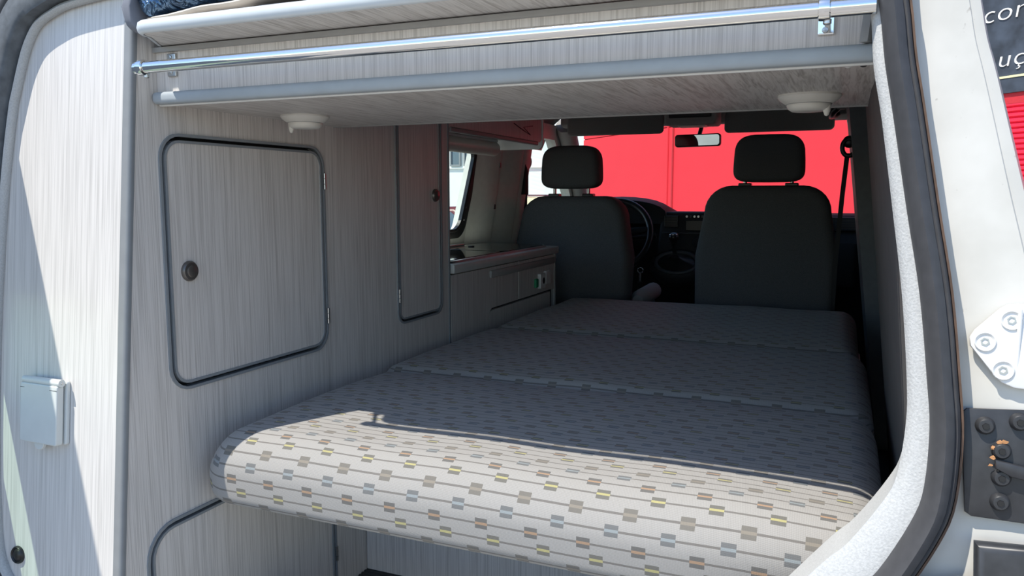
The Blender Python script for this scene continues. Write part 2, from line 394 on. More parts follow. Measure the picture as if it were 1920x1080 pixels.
def kk_(i):                    # 0 along the right pillar, 1 along roof, left pillar and sill
    x, z, w = LOOP[i % n]
    if x < -0.30: return 1.0
    return max(0.0, min(1.0, (z - 0.20) / 0.10)) if z > 0 else max(0.0, min(1.0, (-0.10 - x) / 0.2))
def strip(A, B):
    """A: (offset(w), c) list used on the right pillar, B: elsewhere"""
    m = MB(); R = []
    for i in range(n):
        k = kk_(i); R.append([opening(i, (lambda w, p=p, q=q: p[0](w) * (1 - k) + q[0](w) * k), p[1] * (1 - k) + q[1] * k) for p, q in zip(A, B)])
    R.append(R[0]); m.rings(R, False, False); return m
def off(k): return lambda w: w + k
bd = MB(); R = []
for i in range(n):
    x, z, w = LOOP[i]; k = kk_(i); left = x < -0.65
    wid = 0.11 if left else 0.064 + 0.075 * max(0.0, min(0.40, 0.18 - z))
    A = [(0.012, 0.885), (0.022, 0.866), (0.026 + wid * 0.5, 0.862), (0.026 + wid * 0.79, 0.862), (0.026 + wid * 0.81, 0.8655), (0.026 + wid * 0.83, 0.8655), (0.026 + wid * 0.95, 0.868), (0.026 + wid * 1.0, 0.880), (0.026 + wid * 0.97, 0.92), (0.026 + wid * 0.6, 1.10)]
    B = [(0.008, 0.893), (0.011, 0.880), (0.030, 0.877), (0.050, 0.876), (0.055, 0.876), (0.060, 0.876), (0.080, 0.872), (0.100, 0.885), (0.105, 0.92), (0.09, 1.10)]
    R.append([opening(i, off(p[0] * (1 - k) + q[0] * k), p[1] * (1 - k) + q[1] * k) for p, q in zip(A, B)])
R.append(R[0]); bd.rings(R, False, False)
wr = struct('wall_rear', bd, PAINT, 'white painted rear body frame around the open doors', smooth=35)
lp = strip([(lambda w: 0.010, 0.95), (lambda w: 0.001, 0.87), (lambda w: 0.0, 0.862), (lambda w: w * 0.5, 0.853), (lambda w: w, 0.852), (off(0.003), 0.875)],
           [(lambda w: 0.004, 0.895), (lambda w: 0.000, 0.887), (lambda w: 0.002, 0.880), (lambda w: w * 0.5, 0.877), (lambda w: w - 0.001, 0.880), (off(0.001), 0.890)])
ll = MB()  # added strip: frame shade put into its dark grey, rim shaped to cast shadow
j0 = next(i for i in range(n) if kk_(i) >= 0.99 and kk_(i - 1) < 0.99)
R = [[opening(j0 + q, off(d), c) for d, c in ((0.000, 0.888), (0.002, 0.862), (0.010, 0.8575), (0.028, 0.857), (0.046, 0.859), (0.048, 0.880))] for q in range(sum(1 for i in range(n) if kk_(i) >= 0.99))]
ll.rings(R, False, False)
obj('frame_shade_strip', ll, plain('dusty_frame_shade_grey', (0.095, 0.105, 0.115), 0.7, var=0.25, scale=60), wr, smooth=60, label='dusty grey strip standing for shade on the left door frame')
obj('lining_lip', lp, LIP, wr, smooth=60, label='speckled pale grey lining lip inside the seal')
sl = strip([(off(-0.001), 0.875), (off(0.000), 0.846), (off(0.004), 0.830), (off(0.011), 0.823), (off(0.018), 0.827), (off(0.0195), 0.832), (off(0.0215), 0.831), (off(0.025), 0.840), (off(0.0265), 0.870)],
           [(off(0.046), 0.880), (off(0.046), 0.870), (off(0.050), 0.862), (off(0.056), 0.858), (off(0.063), 0.859), (off(0.065), 0.861), (off(0.067), 0.861), (off(0.070), 0.866), (off(0.072), 0.880)])
obj('door_seal', sl, SEAL, wr, smooth=50, label='thick black rubber door seal')
sb = strip([(off(0.025), 0.870), (off(0.0255), 0.8395), (off(0.0275), 0.8395), (off(0.028), 0.870)], [(off(0.071), 0.880), (off(0.0715), 0.866), (off(0.0725), 0.866), (off(0.073), 0.880)])
obj('seal_edge', sb, SEALB, wr, smooth=50, label='thin rusty brown line along the seal')

# hinge hardware on the right-hand body pillar
def onb(x, z, c=0.841): return (x * 1.0214, YC(z * 1.0214, c + 0.018), z * 1.0214)
ND = Vector((0, -1, 0.0953)).normalized()
hp = MB().slab([onb(x, z) for x, z in [(0.1125, -0.132), (0.1165, -0.125), (0.136, -0.104), (0.142, -0.100), (0.150, -0.099), (0.185, -0.099), (0.185, -0.178), (0.150, -0.176), (0.140, -0.172), (0.133, -0.165), (0.1135, -0.140)]], ND * 0.006, 0.0018, 2)
hw = obj('hinge_plate', hp, WHITEP, wr, smooth=40, label='white painted three-hole hinge plate on the right pillar')
for x, z in ((0.1250, -0.1354), (0.1450, -0.1145), (0.1405, -0.1605)):
    b = MB().lathe([(0.0088, -0.004), (0.0092, 0.0012), (0.0085, 0.0018), (0.0070, 0.0006), (0.0052, -0.001)], Vector(onb(x, z)) + ND * 0.006, ND, 24)
    hole = obj('countersunk_washer', b, WHITEP, hw, smooth=50)
    obj('bolt_socket', MB().lathe([(0.0042, 0), (0.0040, 0.0016), (0.0026, 0.0016), (0.0022, 0.0002)], Vector(onb(x, z)) + ND * 0.0052, ND, 6), STEEL, hw)
obj('ridge', MB().rbox((0.1525, YC(-0.14, 0.851), -0.172), (0.156, YC(-0.14, 0.856), -0.104), 0.0015), WHITEP, hw)
bp_ = MB().slab([onb(x, z) for x, z in [(0.1095, -0.203), (0.1135, -0.1985), (0.19, -0.1935), (0.19, -0.299), (0.122, -0.2985), (0.1165, -0.295)]], ND * 0.004, 0.001, 2)
hb = obj('hinge_bracket', bp_, BLACKM, wr, smooth=40, label='black steel hinge bracket with five bolts')
for x, z in ((0.129, -0.2127), (0.1558, -0.2063), (0.1429, -0.2342), (0.144, -0.2589), (0.144, -0.2815)):
    o_ = Vector(onb(x, z)) + ND * 0.003
    bo = obj('bolt', MB().lathe([(0.0085, 0), (0.0085, 0.002), (0.0072, 0.006), (0.0060, 0.0072), (0.0034, 0.0074)], o_, ND, 20), BLACKM, hb, smooth=40)
    obj('bolt_socket', MB().lathe([(0.0034, 0), (0.0030, 0.0012)], o_ + ND * 0.0072, ND, 6), BLACKP, hb)
obj('door_check_arm', MB().slab([onb(x, z, 0.833) for x, z in [(0.137, -0.241), (0.150, -0.243), (0.19, -0.250), (0.19, -0.262), (0.150, -0.255), (0.138, -0.249)]], ND * 0.006, 0.002, 2), BLACKM, hb, smooth=40)
obj('lower_hinge_cover', MB().slab([onb(x, z, 0.838) for x, z in [(0.124, -0.318), (0.19, -0.314), (0.19, -0.42), (0.128, -0.42)]], ND * 0.02, 0.008, 3), BLACKM, wr, smooth=40)
obj('bumper_end', MB().slab([onb(x, z, 0.835) for x, z in [(0.075, -0.372), (0.112, -0.352), (0.128, -0.350), (0.13, -0.42), (0.03, -0.45), (0.05, -0.40)]], ND * 0.03, 0.010, 3), plain('grey_bumper_plastic', (0.16, 0.165, 0.17), 0.5), wr, smooth=40)
random.seed(11)
for k, (x, z, where) in enumerate(((0.1405, -0.2255, 'just above the second bolt from the top'), (0.1352, -0.231, 'left of the second bolt from the top'), (0.1345, -0.247, 'left of the steel-centred third bolt'),
                               (0.1360, -0.2400, 'between the second and third bolts'), (0.1455, -0.2245, 'right above the second bolt'))):
    a = random.uniform(0, pi); l = random.uniform(0.0025, 0.0036); rr = [random.uniform(0.35, 1.0) for _ in range(7)]
    p = [Vector(onb(x + l * rr[j] * cos(a + j * 0.897) * 1.2, z + l * rr[j] * sin(a + j * 0.897) * 0.8, 0.833)) + ND * (0.0012 * rr[6 - j]) for j in range(7)]
    lf = obj('dry_leaf', MB().prism(p, ND * 0.0006), LEAF)
    lf['label'] = 'dry orange-brown leaf bit on black bracket ' + where; lf['category'] = 'leaf'; lf['group'] = 'dry leaf bits on the hinge bracket'

# ------------------------------------------------------------------ open left rear door (mostly left of the picture; its shadow falls on the cabinet)
hx, hy = -1.36, 0.850
def dd(s, z, t=0.0): return (hx - 0.06 * s - t, hy - s, z)
rd = thing('rear_door', 'open rear door swung out at the left edge', 'door', (hx, hy - 0.3, -0.75))
frame = MB().plate([(0.0, -0.74), (0.66, -0.74), (0.68, -0.3), (0.66, 0.20), (0.60, 0.285), (0.03, 0.285), (0.0, 0.20)], [rrect(0.010, -0.330, 0.60, -0.165, 0.012)], 0.010, dd)
obj('door_panel', frame, DOORP, rd)
obj('pane', MB().prism([dd(s, z, 0.004) for s, z in rrect(0.008, -0.335, 0.61, -0.160, 0.012)], (-0.003, 0, 0)), GREENGL, rd)

# ------------------------------------------------------------------ left-hand tall cabinet
cab = thing('side_cabinet', 'tall grey-white laminate cabinet along the left wall', 'cabinet', (-1.2, 1.4, ZFL))
D1 = (0.957, -0.330, 1.388, 0.097); D2 = (1.686, -0.326, 1.918, 0.335); D3 = (0.890, -0.897, 1.396, -0.553)
r1, r2, r3 = 0.040, 0.030, 0.055
side = MB().plate([(YC(ZFL) + 0.008, ZFL), (1.962, ZFL), (1.962, 0.43), (YC(0.43) + 0.008, 0.43)],
                  [rrect(*D1, r1), rrect(*D2, [.01, .01, r2, r2]), rrect(*D3, [r3, r3, .01, .01])], 0.016, lambda y, z, t: (XF - t, y, z))
obj('side_panel', side, LAMV, cab)
obj('edge_trim', MB().rbox((XF - 0.022, 1.960, ZFL), (XF + 0.002, 1.972, 0.43), 0.004), GREYT, cab)
rearp = MB().plate([(-1.46, -0.9), (-1.040, -0.9), (-1.040, 0.345), (-1.46, 0.345)], [], 0.016, lambda x, z, t: (x, YC(z) + t, z))
obj('rear_panel', rearp, LAMX, cab)
ct = MB(); R = []
for z in (-0.9, 0.345):
    y0 = YC(z)
    R.append([(-1.0445, y0 - 0.0012, z)] + [(-1.0355 + 0.0070 * sin(a), y0 + 0.0062 - 0.0070 * cos(a), z) for a in [k * pi / 16 for k in range(9)]] + [(XF + 0.0015, y0 + 0.0095, z), (XF - 0.014, y0 + 0.0095, z), (-1.0445, y0 + 0.015, z)])
ct.rings(R); obj('corner_profile', ct, plain('slate_corner_profile', (0.23, 0.24, 0.245), 0.45, var=0.04), cab, smooth=35)
def ring(rect, rad, o0, o1, x0, x1):
    a, b, c, d = rect
    f = lambda o: rrect(a + o, b + o, c - o, d - o, [max(0.004, r - o) for r in (rad if isinstance(rad, list) else [rad] * 4)])
    return MB().plate(f(o0), [f(o1)], x0 - x1, lambda y, z, t: (x0 - t, y, z))
def cabinet_door(rect, rad, knob, hinges, label):
    a, b, c, d = rect
    rad = rad if isinstance(rad, list) else [rad] * 4
    obj('door_backing', MB().box((XF - 0.022, a - 0.01, b - 0.01), (XF - 0.017, c + 0.01, d + 0.01)), GAP, cab)
    obj('door_surround', ring(rect, rad, -0.0040, 0.0010, XF + 0.0032, XF - 0.010), GREYT, cab)
    g = 0.0075
    leaf = MB().plate(rrect(a + g, b + g, c - g, d - g, [max(0.004, r - g) for r in rad]), [], 0.014, lambda y, z, t: (XF + 0.0008 - t, y, z))
    dr_ = obj('door', leaf, LAMV, cab, label=label)
    obj('door_trim', ring(rect, rad, 0.0070, 0.0115, XF + 0.0028, XF - 0.012), GREYT, dr_)
    if knob:
        y, z = knob; o_ = (XF, y, z)
        k_ = obj('knob', MB().lathe([(0.0175, 0), (0.0175, 0.004), (0.0150, 0.0072), (0.0112, 0.0078)], o_, (1, 0, 0), 28), KNOB, dr_, smooth=40, label='round bronze push knob')
        obj('button', MB().lathe([(0.0108, 0.006), (0.0106, 0.0088), (0.0085, 0.0100), (0.001, 0.0102)], o_, (1, 0, 0), 24), KNOB, dr_, smooth=40)
    for y, z in hinges:
        for q in (-1, 0, 1):
            obj('hinge', MB().tube([(XF + 0.005, y, z + q * 0.0115 - 0.0052), (XF + 0.005, y, z + q * 0.0115 + 0.0052)], 0.0032, 10), STEEL, dr_, smooth=40)
cabinet_door(D1, r1, (1.006, -0.130), [(1.3885, 0.028), (1.3885, -0.262)], 'square cupboard door nearest the camera')
cabinet_door(D2, [.01, .01, r2, r2], (1.885, -0.002), [(1.6865, -0.255)], 'narrow tall cupboard door beside the kitchen')
cabinet_door(D3, [r3, r3, .01, .01], None, [(1.396, -0.81)], 'low cupboard door under the bed')

# outdoor power inlet and round vent cap on the cabinet's rear panel
pi_ = thing('power_inlet', 'square pale grey flap-covered power inlet on the cabinet end', 'socket', (-1.2, YC(-0.42) - 0.01, -0.42))
def onp(x, z, d): return Vector((x, YC(z), z)) + ND * d
def pslab(x0, z0, x1, z1, d0, d1, r=0.004, bev=0.002): return MB().slab([onp(x, z, d0) for x, z in rrect(x0, z0, x1, z1, r, 3)], ND * (d1 - d0), bev, 2)
PIN = plain('pale_grey_inlet_plastic', (0.60, 0.62, 0.60), 0.4, var=0.02)
obj('back_plate', pslab(-1.2420, -0.4060, -1.1490, -0.3020, 0.0, 0.007), PIN, pi_)
obj('flap', pslab(-1.2400, -0.4060, -1.1530, -0.3090, 0.009, 0.022), PIN, pi_)
obj('thumb_tab', MB().slab([onp(-1.199 + 0.0125 * cos(a), -0.4050 + 0.0125 * sin(a), 0.012) for a in [pi + k * pi / 10 for k in range(11)]], ND * 0.006, 0.001, 1), PIN, pi_)
obj('hinge_bar', MB().tube([onp(-1.2390, -0.3045, 0.015), onp(-1.1505, -0.3045, 0.015)], 0.0062, 12), PIN, pi_, smooth=40)
obj('hinge_pin', MB().lathe([(0.0022, 0), (0.0015, 0.0012)], onp(-1.1505, -0.3045, 0.015), (1, 0, 0), 10), STEEL, pi_)
obj('flap_seam', MB().tube([onp(-1.1700, -0.3165, 0.0221), onp(-1.1535, -0.3165, 0.0221)], 0.0004, 6), GAP, pi_)
obj('flap_seam', MB().tube([onp(-1.2395, -0.3165, 0.0221), onp(-1.2300, -0.3165, 0.0221)], 0.0004, 6), GAP, pi_)
vc = thing('vent_cap', 'small round black cap low on the cabinet end', 'cap', onp(-1.268, -0.625, 0))
obj('rim', MB().lathe([(0.0150, 0), (0.0150, 0.003), (0.0135, 0.005), (0.0118, 0.003)], onp(-1.268, -0.609, 0), ND, 28), BLACKP, vc, smooth=40)
obj('dome', MB().lathe([(0.0118, 0.001), (0.0095, 0.004), (0.005, 0.006), (0.0005, 0.0065)], onp(-1.268, -0.609, 0), ND, 24), BLACKP, vc, smooth=60)

# ------------------------------------------------------------------ overhead locker across the rear, its shelf, rail and lamps
ol = thing('overhead_locker', 'shallow grey laminate locker box spanning above the bed', 'locker', (-0.5, 1.2, 0.144))
obj('front_panel', MB().box((XF, 0.960, 0.158), (XR(0.19), 0.975, 0.232)), LAMV, ol)
obj('bottom_panel', MB().box((XF, 0.962, 0.146), (XR(0.15), 1.432, 0.158)), LAMY, ol)
obj('edge_trim', MB().rbox((XF + 0.001, 0.944, 0.1435), (XR(0.15) - 0.002, 0.966, 0.1625), 0.007, 4), TRIMG, ol, smooth=50)
obj('edge_bead', MB().rbox((XF + 0.001, 0.960, 0.1415), (XR(0.15) - 0.002, 0.967, 0.1455), 0.001, 1), WHITEP, ol)
obj('far_edge_strip', MB().rbox((XF, 1.430, 0.144), (XR(0.15), 1.436, 0.162), 0.001, 1), CORNER, ol)
obj('top_batten', MB().box((XF, 0.953, 0.225), (XR(0.22), 0.961, 0.2325)), CORNER, ol)
obj('end_bracket', MB().prism([(XR(0.2) - 0.010, 0.953, 0.163), (XR(0.2) - 0.010, 0.953, 0.225), (XR(0.2) - 0.016, 0.940, 0.163)], (0.008, 0, 0)), CORNER, ol)
for x in (-0.004, 0.012): obj('end_cap', MB().lathe([(0.004, 0), (0.0035, -0.003), (0.0015, -0.004)], (x, 0.980, 0.146), (0, 0, 1), 12), WHITEP if x < 0 else GAP, ol, smooth=50)
sh = thing('overhead_shelf', 'pale shelf board with thick rounded edging along the top', 'shelf', (-0.5, 1.1, 0.232))
yf = 0.865
arc = [(-0.945 - 0.028 * cos(a), yf + 0.028 - 0.028 * sin(a)) for a in [k * pi / 16 for k in range(9)]]
left_edge = [(-1.026, 0.972), (-1.022, 0.962)]
path = [(-1.028, 1.0), (-1.024, 0.966)] + arc + [(-0.7, yf), (-0.3, yf), (XR(0.24) - 0.001, yf)]
obj('board', MB().prism([(x + 0.004, y + 0.004, 0.2345) for x, y in path] + [(XR(0.24) - 0.001, 1.43, 0.2345), (-1.024, 1.43, 0.2345)], (0, 0, 0.016)), LAMY, sh)
ns = MB(); R = []
for i, (x, y) in enumerate(path):
    a = Vector(path[max(i - 1, 0)]); b = Vector(path[min(i + 1, len(path) - 1)]); t = (b - a).normalized(); o2 = Vector((t.y, -t.x))
    R.append([(x + o2.x * d, y + o2.y * d, z) for d, z in ((-0.004, 0.2335), (0.000, 0.2337), (0.0035, 0.2365), (0.005, 0.2430), (0.0035, 0.2495), (0.000, 0.2520), (-0.004, 0.2522))])
ns.rings(R, True, True)
obj('nosing', ns, NOSE, sh, smooth=60)

rail = thing('curtain_rail', 'polished chrome rail mounted across the overhead locker', 'rail', (-0.5, 0.869, 0.175))
YR, ZR, RR = 0.869, 0.1850, 0.0086
obj('pole', MB().tube([(-0.972, YR, ZR), (XR(0.19) - 0.004, YR, ZR)], RR, 32), CHROME, rail, smooth=50)
for xb, lab in ((-0.9935, 'left'), (-0.028, 'right')):
    pl_ = MB().rbox((xb - 0.009, 0.9555, 0.186 if lab == 'left' else 0.176), (xb + 0.009, 0.960, 0.222 if lab == 'left' else 0.222), 0.0015)
    bk = obj('bracket', pl_, CHROME if lab == 'right' else STEEL, rail)
    for z in (0.193, 0.216) if lab == 'left' else (0.181, 0.217):
        obj('screw', MB().lathe([(0.0036, 0), (0.0030, 0.0016), (0.001, 0.0018)], (xb - 0.001, 0.9556, z), (0, -1, 0), 12), STEEL, bk, smooth=40)
    xc_ = xb if lab == 'right' else -0.9590
    obj('arm', MB().tube([(xb, 0.957, 0.204), (xb, 0.930, 0.201), (xc_, YR + 0.012, ZR + 0.004), (xc_, YR, ZR)], 0.0036, 10), STEEL, rail, smooth=50)
    obj('clamp', MB().lathe([(RR + 0.0004, -0.006), (RR + 0.0026, -0.005), (RR + 0.0030, 0), (RR + 0.0026, 0.005), (RR + 0.0004, 0.006)], (xc_, YR, ZR), (1, 0, 0), 28, False), CHROME, rail, smooth=50)
    obj('clamp_screw', MB().lathe([(0.0042, 0), (0.0042, -0.004), (0.003, -0.005)], (xc_ + 0.003, YR + 0.003, ZR - RR - 0.001), (0, 0, 1), 14), STEEL, rail, smooth=40)

def lamp(x, y, tab, label):
    t = thing('ceiling_lamp', label, 'lamp', (x, y, 0.118), 'round lamps under the overhead locker')
    o_ = (x, y, 0.146)
    obj('base', MB().lathe([(0.044, 0), (0.0445, -0.003), (0.041, -0.0075), (0.034, -0.0125), (0.031, -0.0135)], o_, (0, 0, 1), 40), LAMPP, t, smooth=40)
    obj('lens', MB().lathe([(0.031, -0.0125), (0.0315, -0.015), (0.029, -0.020), (0.024, -0.0235), (0.012, -0.024), (0.0005, -0.0242)], o_, (0, 0, 1), 40), LAMPP, t, smooth=40)
    obj('seam', MB().lathe([(0.0322, -0.0128), (0.0322, -0.0140)], o_, (0, 0, 1), 40, False), CORNER, t)
    tx, ty = x + 0.026 * cos(tab), y + 0.026 * sin(tab)
    obj('switch_tab', MB().lathe([(0.0055, 0), (0.0050, -0.008), (0.0030, -0.014), (0.0008, -0.0155)], (tx, ty, 0.146 - 0.0165), (0, 0, 1), 14), LAMPP, t, smooth=50)
lamp(-0.935, 1.212, radians(-155), 'small round cream lamp under the locker near the square cupboard door')
lamp(-0.056, 1.255, radians(-15), 'round cream lamp under the locker at the right-hand end')

# ------------------------------------------------------------------ bedding stowed on the shelf
def soft(name, x0, x1, y0, y1, zf, th, mat, amp, fr, seed, label=None, cat=None, nx=90, ny=20):
    """a limp folded layer: a closed cushion section swept along x"""
    m = MB(); R = []
    for i in range(nx + 1):
        x = x0 + (x1 - x0) * i / nx; e = min(1.0, sqrt(max(0.0, 1 - (1 - min(1, min(i, nx - i) / 5)) ** 2)) + 0.02)
        ring_ = []
        for k in range(ny):
            a = 2 * pi * k / ny; c_, s_ = cos(a), sin(a)
            yy = (y0 + y1) / 2 + (y1 - y0) / 2 * math.copysign(abs(c_) ** 0.35, c_)
            zz = zf(x) + th / 2 + th / 2 * e * math.copysign(abs(s_) ** 0.55, s_)
            nv = noise.noise_vector(Vector((x * fr + seed, yy * fr, zz * fr * 1.5)))
            ring_.append((x + nv.x * amp * 0.5, yy + nv.y * amp, max(zz + nv.z * amp * 0.7, 0.2532 if x > -0.985 else 0.236)))
        R.append(ring_)
    m.rings(R); o = obj(name, m, mat, None, 60)
    o['label'] = label; o['category'] = cat; return o
soft('blanket', -0.78, -0.12, 0.893, 1.30, lambda x: 0.2525, 0.012 , FOAMC, 0.005, 22, 3.0, 'mauve-grey folded blanket lying flat on the shelf', 'blanket')
soft('quilt', -0.965, -0.30, 0.886, 1.24, lambda x: 0.2535 + 0.080 * max(0, x + 0.93), 0.011, BEIGEC, 0.004, 15, 9.0, 'beige quilt layer rising over the mauve blanket', 'quilt')
soft('foil_sheet', -0.993, -0.50, 0.888, 1.20, lambda x: 0.2605 + 0.085 * max(0, x + 0.95), 0.075, FOIL, 0.010, 18, 17.0, 'crumpled dark blue shiny foil sheet at the left end of the shelf', 'sheet', 110, 26)
soft('sleeping_bag', -1.012, -0.994, 0.886, 1.10, lambda x: 0.240, 0.080, plain('slate_bag_cloth', (0.17, 0.18, 0.21), 0.8, bump=0.2), 0.006, 25, 23.0, 'slate-grey cloth bundle hanging over the left end of the shelf', 'bag', 24, 24)

# ------------------------------------------------------------------ bed: three cushions on a board
def cushion(x0, x1, y0, y1, z0, z1, rt, label, seed, rback=0.026, vo=0.0):
    m = MB(); m.uv = []; R = []; RB = 0.022; RE = 0.05; N = 70
    xs = [x0 + RE * (1 - cos(pi / 2 * k / 9)) for k in range(10)] + [x0 + RE + (x1 - x0 - 2 * RE) * k / N for k in range(1, N)] + [x1 - RE * (1 - cos(pi / 2 * (9 - k) / 9)) for k in range(10)]
    for x in xs:
        d = min(x - x0, x1 - x); ins = 0.0 if d >= RE else RE - sqrt(max(0, RE * RE - (RE - d) ** 2))
        ins = min(ins, RE * 0.92)
        a, b, c, e = y0 + ins * 0.6, y1 - ins * 0.6, z0 + ins * 0.35, z1 - ins
        ra = max(0.006, min(rt, (e - c) * 0.55)); rk = max(0.006, min(rback, (e - c) * 0.55)); rb = min(RB, (e - c) * 0.3)
        P = []
        def corner(cy, cz, r, t0, k=9):
            for i in range(k): P.append((cy + r * cos(t0 + pi / 2 * i / (k - 1)), cz + r * sin(t0 + pi / 2 * i / (k - 1))))
        # start at the rear bottom corner, go up the face, over the top, down the far side
        for i in range(9): t = -pi / 2 - pi / 2 * i / 8; P.append((a + rb + rb * cos(t), c + rb + rb * sin(t)))
        for i in range(1, 4): P.append((a, c + rb + (e - ra - c - rb) * i / 4))
        for i in range(11): t = pi - pi / 2 * i / 10; P.append((a + ra + ra * cos(t), e - ra + ra * sin(t)))
        for i in range(1, 24): P.append((a + ra + (b - rk - a - ra) * i / 24, e))
        for i in range(11): t = pi / 2 - pi / 2 * i / 10; P.append((b - rk + rk * cos(t), e - rk + rk * sin(t)))
        for i in range(9): t = 0 - pi / 2 * i / 8; P.append((b - rb + rb * cos(t), c + rb + rb * sin(t)))
        s = 0.0; prev = P[0]; ring_ = []
        for (yy, zz) in P:
            s += sqrt((yy - prev[0]) ** 2 + (zz - prev[1]) ** 2) * (1.25 if zz > e - ra * 0.15 else 1.0); prev = (yy, zz)
            top = max(0.0, (zz - c) / (e - c + 1e-6))
            u_ = (x - x0) / (x1 - x0); v_ = (yy - a) / (b - a + 1e-6)
            crown = 0.010 * top * (1 - (2 * v_ - 1) ** 4) * (1 - (2 * u_ - 1) ** 6)
            nz = noise.noise(Vector((x * 5 + seed, yy * 5, 0))) * 0.004 * top
            ring_.append((x, yy - 0.006 * sin(pi * (zz - c) / (e - c + 1e-6)) * (1 if yy < a + ra else 0), zz + crown + nz)); m.uv.append((x * 1.0 + (0.0 if ins == 0 else 0) + seed * 0.01, s + vo))
        R.append(ring_)
    uv = m.uv; m.rings(R); m.uv = uv
    o = obj('bed_cushion', m, FABRIC, None, 60)
    o['label'] = label; o['category'] = 'cushion'; o['group'] = 'patterned cushions forming the bed'
    return o
ZM = -0.408
cushion(-1.000, 0.074, 0.985, 1.545, -0.532, ZM, 0.062, 'front bed cushion, half in bright sunlight, nearest the camera', 1.0)
cushion(-1.010, 0.072, 1.554, 2.145, -0.532, ZM + 0.004, 0.024, 'middle bed cushion in shade between the two others', 2.0, 0.026, 0.0228 * 3 + 0.004)
cushion(-0.995, 0.055, 2.154, 2.900, -0.525, ZM + 0.008, 0.026, 'far bed cushion just behind the front seats', 3.0, 0.04, 0.0228 * 3 + 0.004)
bb = thing('bed_platform', 'laminate board and box carrying the bed cushions', 'bed platform', (-0.5, 1.9, ZFL))
obj('board', MB().rbox((-1.022, 1.035, -0.545), (0.070, 2.84, -0.533), 0.003), WHITEP, bb)
obj('box_panel', MB().box((-1.028, 1.520, ZFL + 0.002), (0.10, 1.536, -0.548)), LAMV, bb)
obj('box_back', MB().box((-1.028, 2.80, ZFL + 0.002), (0.06, 2.816, -0.548)), LAMV, bb)

# ------------------------------------------------------------------ kitchen along the left side
ku = thing('kitchen_unit', 'low laminate kitchen unit behind the driver seat', 'cabinet', (-1.2, 2.4, ZFL))
obj('carcass', MB().box((XL(-0.5) + 0.03, 1.976, ZFL + 0.002), (XF - 0.012, 2.850, -0.226)), GAP, ku)
obj('drawer_front', MB().plate([(1.976, -0.88), (2.232, -0.88), (2.232, -0.385), (2.242, -0.368), (2.256, -0.362), (2.474, -0.362), (2.474, -0.230), (1.976, -0.230)], [], 0.013, lambda y, z, t: (XF + 0.001 - t, y, z)), LAMV, ku, label='wide kitchen front beside the tall cabinet')
obj('control_panel', MB().box((XF - 0.012, 2.484, -0.362), (XF + 0.001, 2.846, -0.230)), LAMV, ku)
obj('lower_door', MB().plate(rrect(2.240, -0.88, 2.800, -0.370, [0.004, 0.02, 0.004, 0.004]), [], 0.012, lambda y, z, t: (XF - 0.001 - t, y, z)), LAMV, ku)
obj('grip_rail', MB().rbox((XF - 0.008, 2.240, -0.264), (XF + 0.008, 2.832, -0.240), 0.004), CORNER, ku, smooth=40)
obj('end_post', MB().rbox((XF - 0.014, 2.838, ZFL + 0.002), (XF + 0.004, 2.856, -0.226), 0.003), CORNER, ku)
obj('green_switch', MB().rbox((XF, 2.628, -0.338), (XF + 0.009, 2.652, -0.306), 0.002), GREEN, ku)
so = obj('socket', MB().rbox((XF, 2.662, -0.345), (XF + 0.014, 2.715, -0.290), 0.003), WHITEP, ku)
obj('socket_hole', MB().lathe([(0.012, 0), (0.010, -0.001)], (XF + 0.0145, 2.692, -0.317), (1, 0, 0), 16), GAP, so)
obj('socket', MB().rbox((XF, 2.724, -0.335), (XF + 0.012, 2.775, -0.285), 0.003), WHITEP, ku)
wt = thing('worktop', 'grey kitchen worktop with glass-covered hob and sink', 'worktop', (-1.2, 2.4, -0.226))
obj('board', MB().slab([(x, y, -0.226) for x, y in rrect(XL(-0.2) + 0.008, 1.974, -1.018, 2.885, [0.03, 0.005, 0.005, 0.004])], (0, 0, 0.026), 0.005, 2), plain('pale_worktop_laminate', (0.55, 0.56, 0.54), 0.35, var=0.04), wt, smooth=40)
obj('steel_rim', MB().plate(rrect(-1.335, 1.995, -1.05, 2.845, 0.05), [rrect(-1.323, 2.007, -1.062, 2.833, 0.042)], 0.006, lambda x, y, t: (x, y, -0.200 + t)), STEEL, wt)
obj('glass_lid', MB().slab([(x, y, -0.199) for x, y in rrect(-1.322, 2.440, -1.063, 2.832, 0.035)], (0, 0, 0.007), 0.001, 1), HOBG, wt, label='far smoked glass hob lid')
obj('glass_lid', MB().slab([(x, y, -0.199) for x, y in rrect(-1.322, 2.008, -1.063, 2.425, 0.035)], (0, 0, 0.007), 0.001, 1), HOBG, wt, label='near smoked glass sink lid')
obj('lid_hinge', MB().tube([(-1.328, 2.25, -0.190), (-1.328, 2.65, -0.190)], 0.006, 10), STEEL, wt, smooth=40)
obj('lid_bumper', MB().lathe([(0.012, 0), (0.012, 0.003), (0.008, 0.004)], (-1.27, 2.60, -0.192), (0, 0, 1), 14), BLACKP, wt)
oc = thing('wall_cabinet', 'pale overhead cabinet above the kitchen window', 'cabinet', (-1.2, 2.3, 0.168))
obj('front', MB().plate([(1.976, 0.188), (2.68, 0.188), (2.70, 0.20), (2.70, 0.40), (1.976, 0.40)], [], 0.014, lambda y, z, t: (XF - t, y, z)), LAMV, oc)
obj('bottom', MB().box((XL(0.17) + 0.012, 1.976, 0.200), (XF - 0.002, 2.70, 0.210)), WHITEP, oc)
obj('front_lip', MB().rbox((XF - 0.010, 1.976, 0.176), (XF + 0.004, 2.66, 0.190), 0.004), CORNER, oc)
obj('end_panel', MB().slab([(x, 2.700, z) for x, z in rrect(XL(0.2) + 0.012, 0.165, XF + 0.004, 0.40, [.004, .004, .02, .02])], (0, 0.016, 0), 0.003, 2), WHITEP, oc, smooth=40)
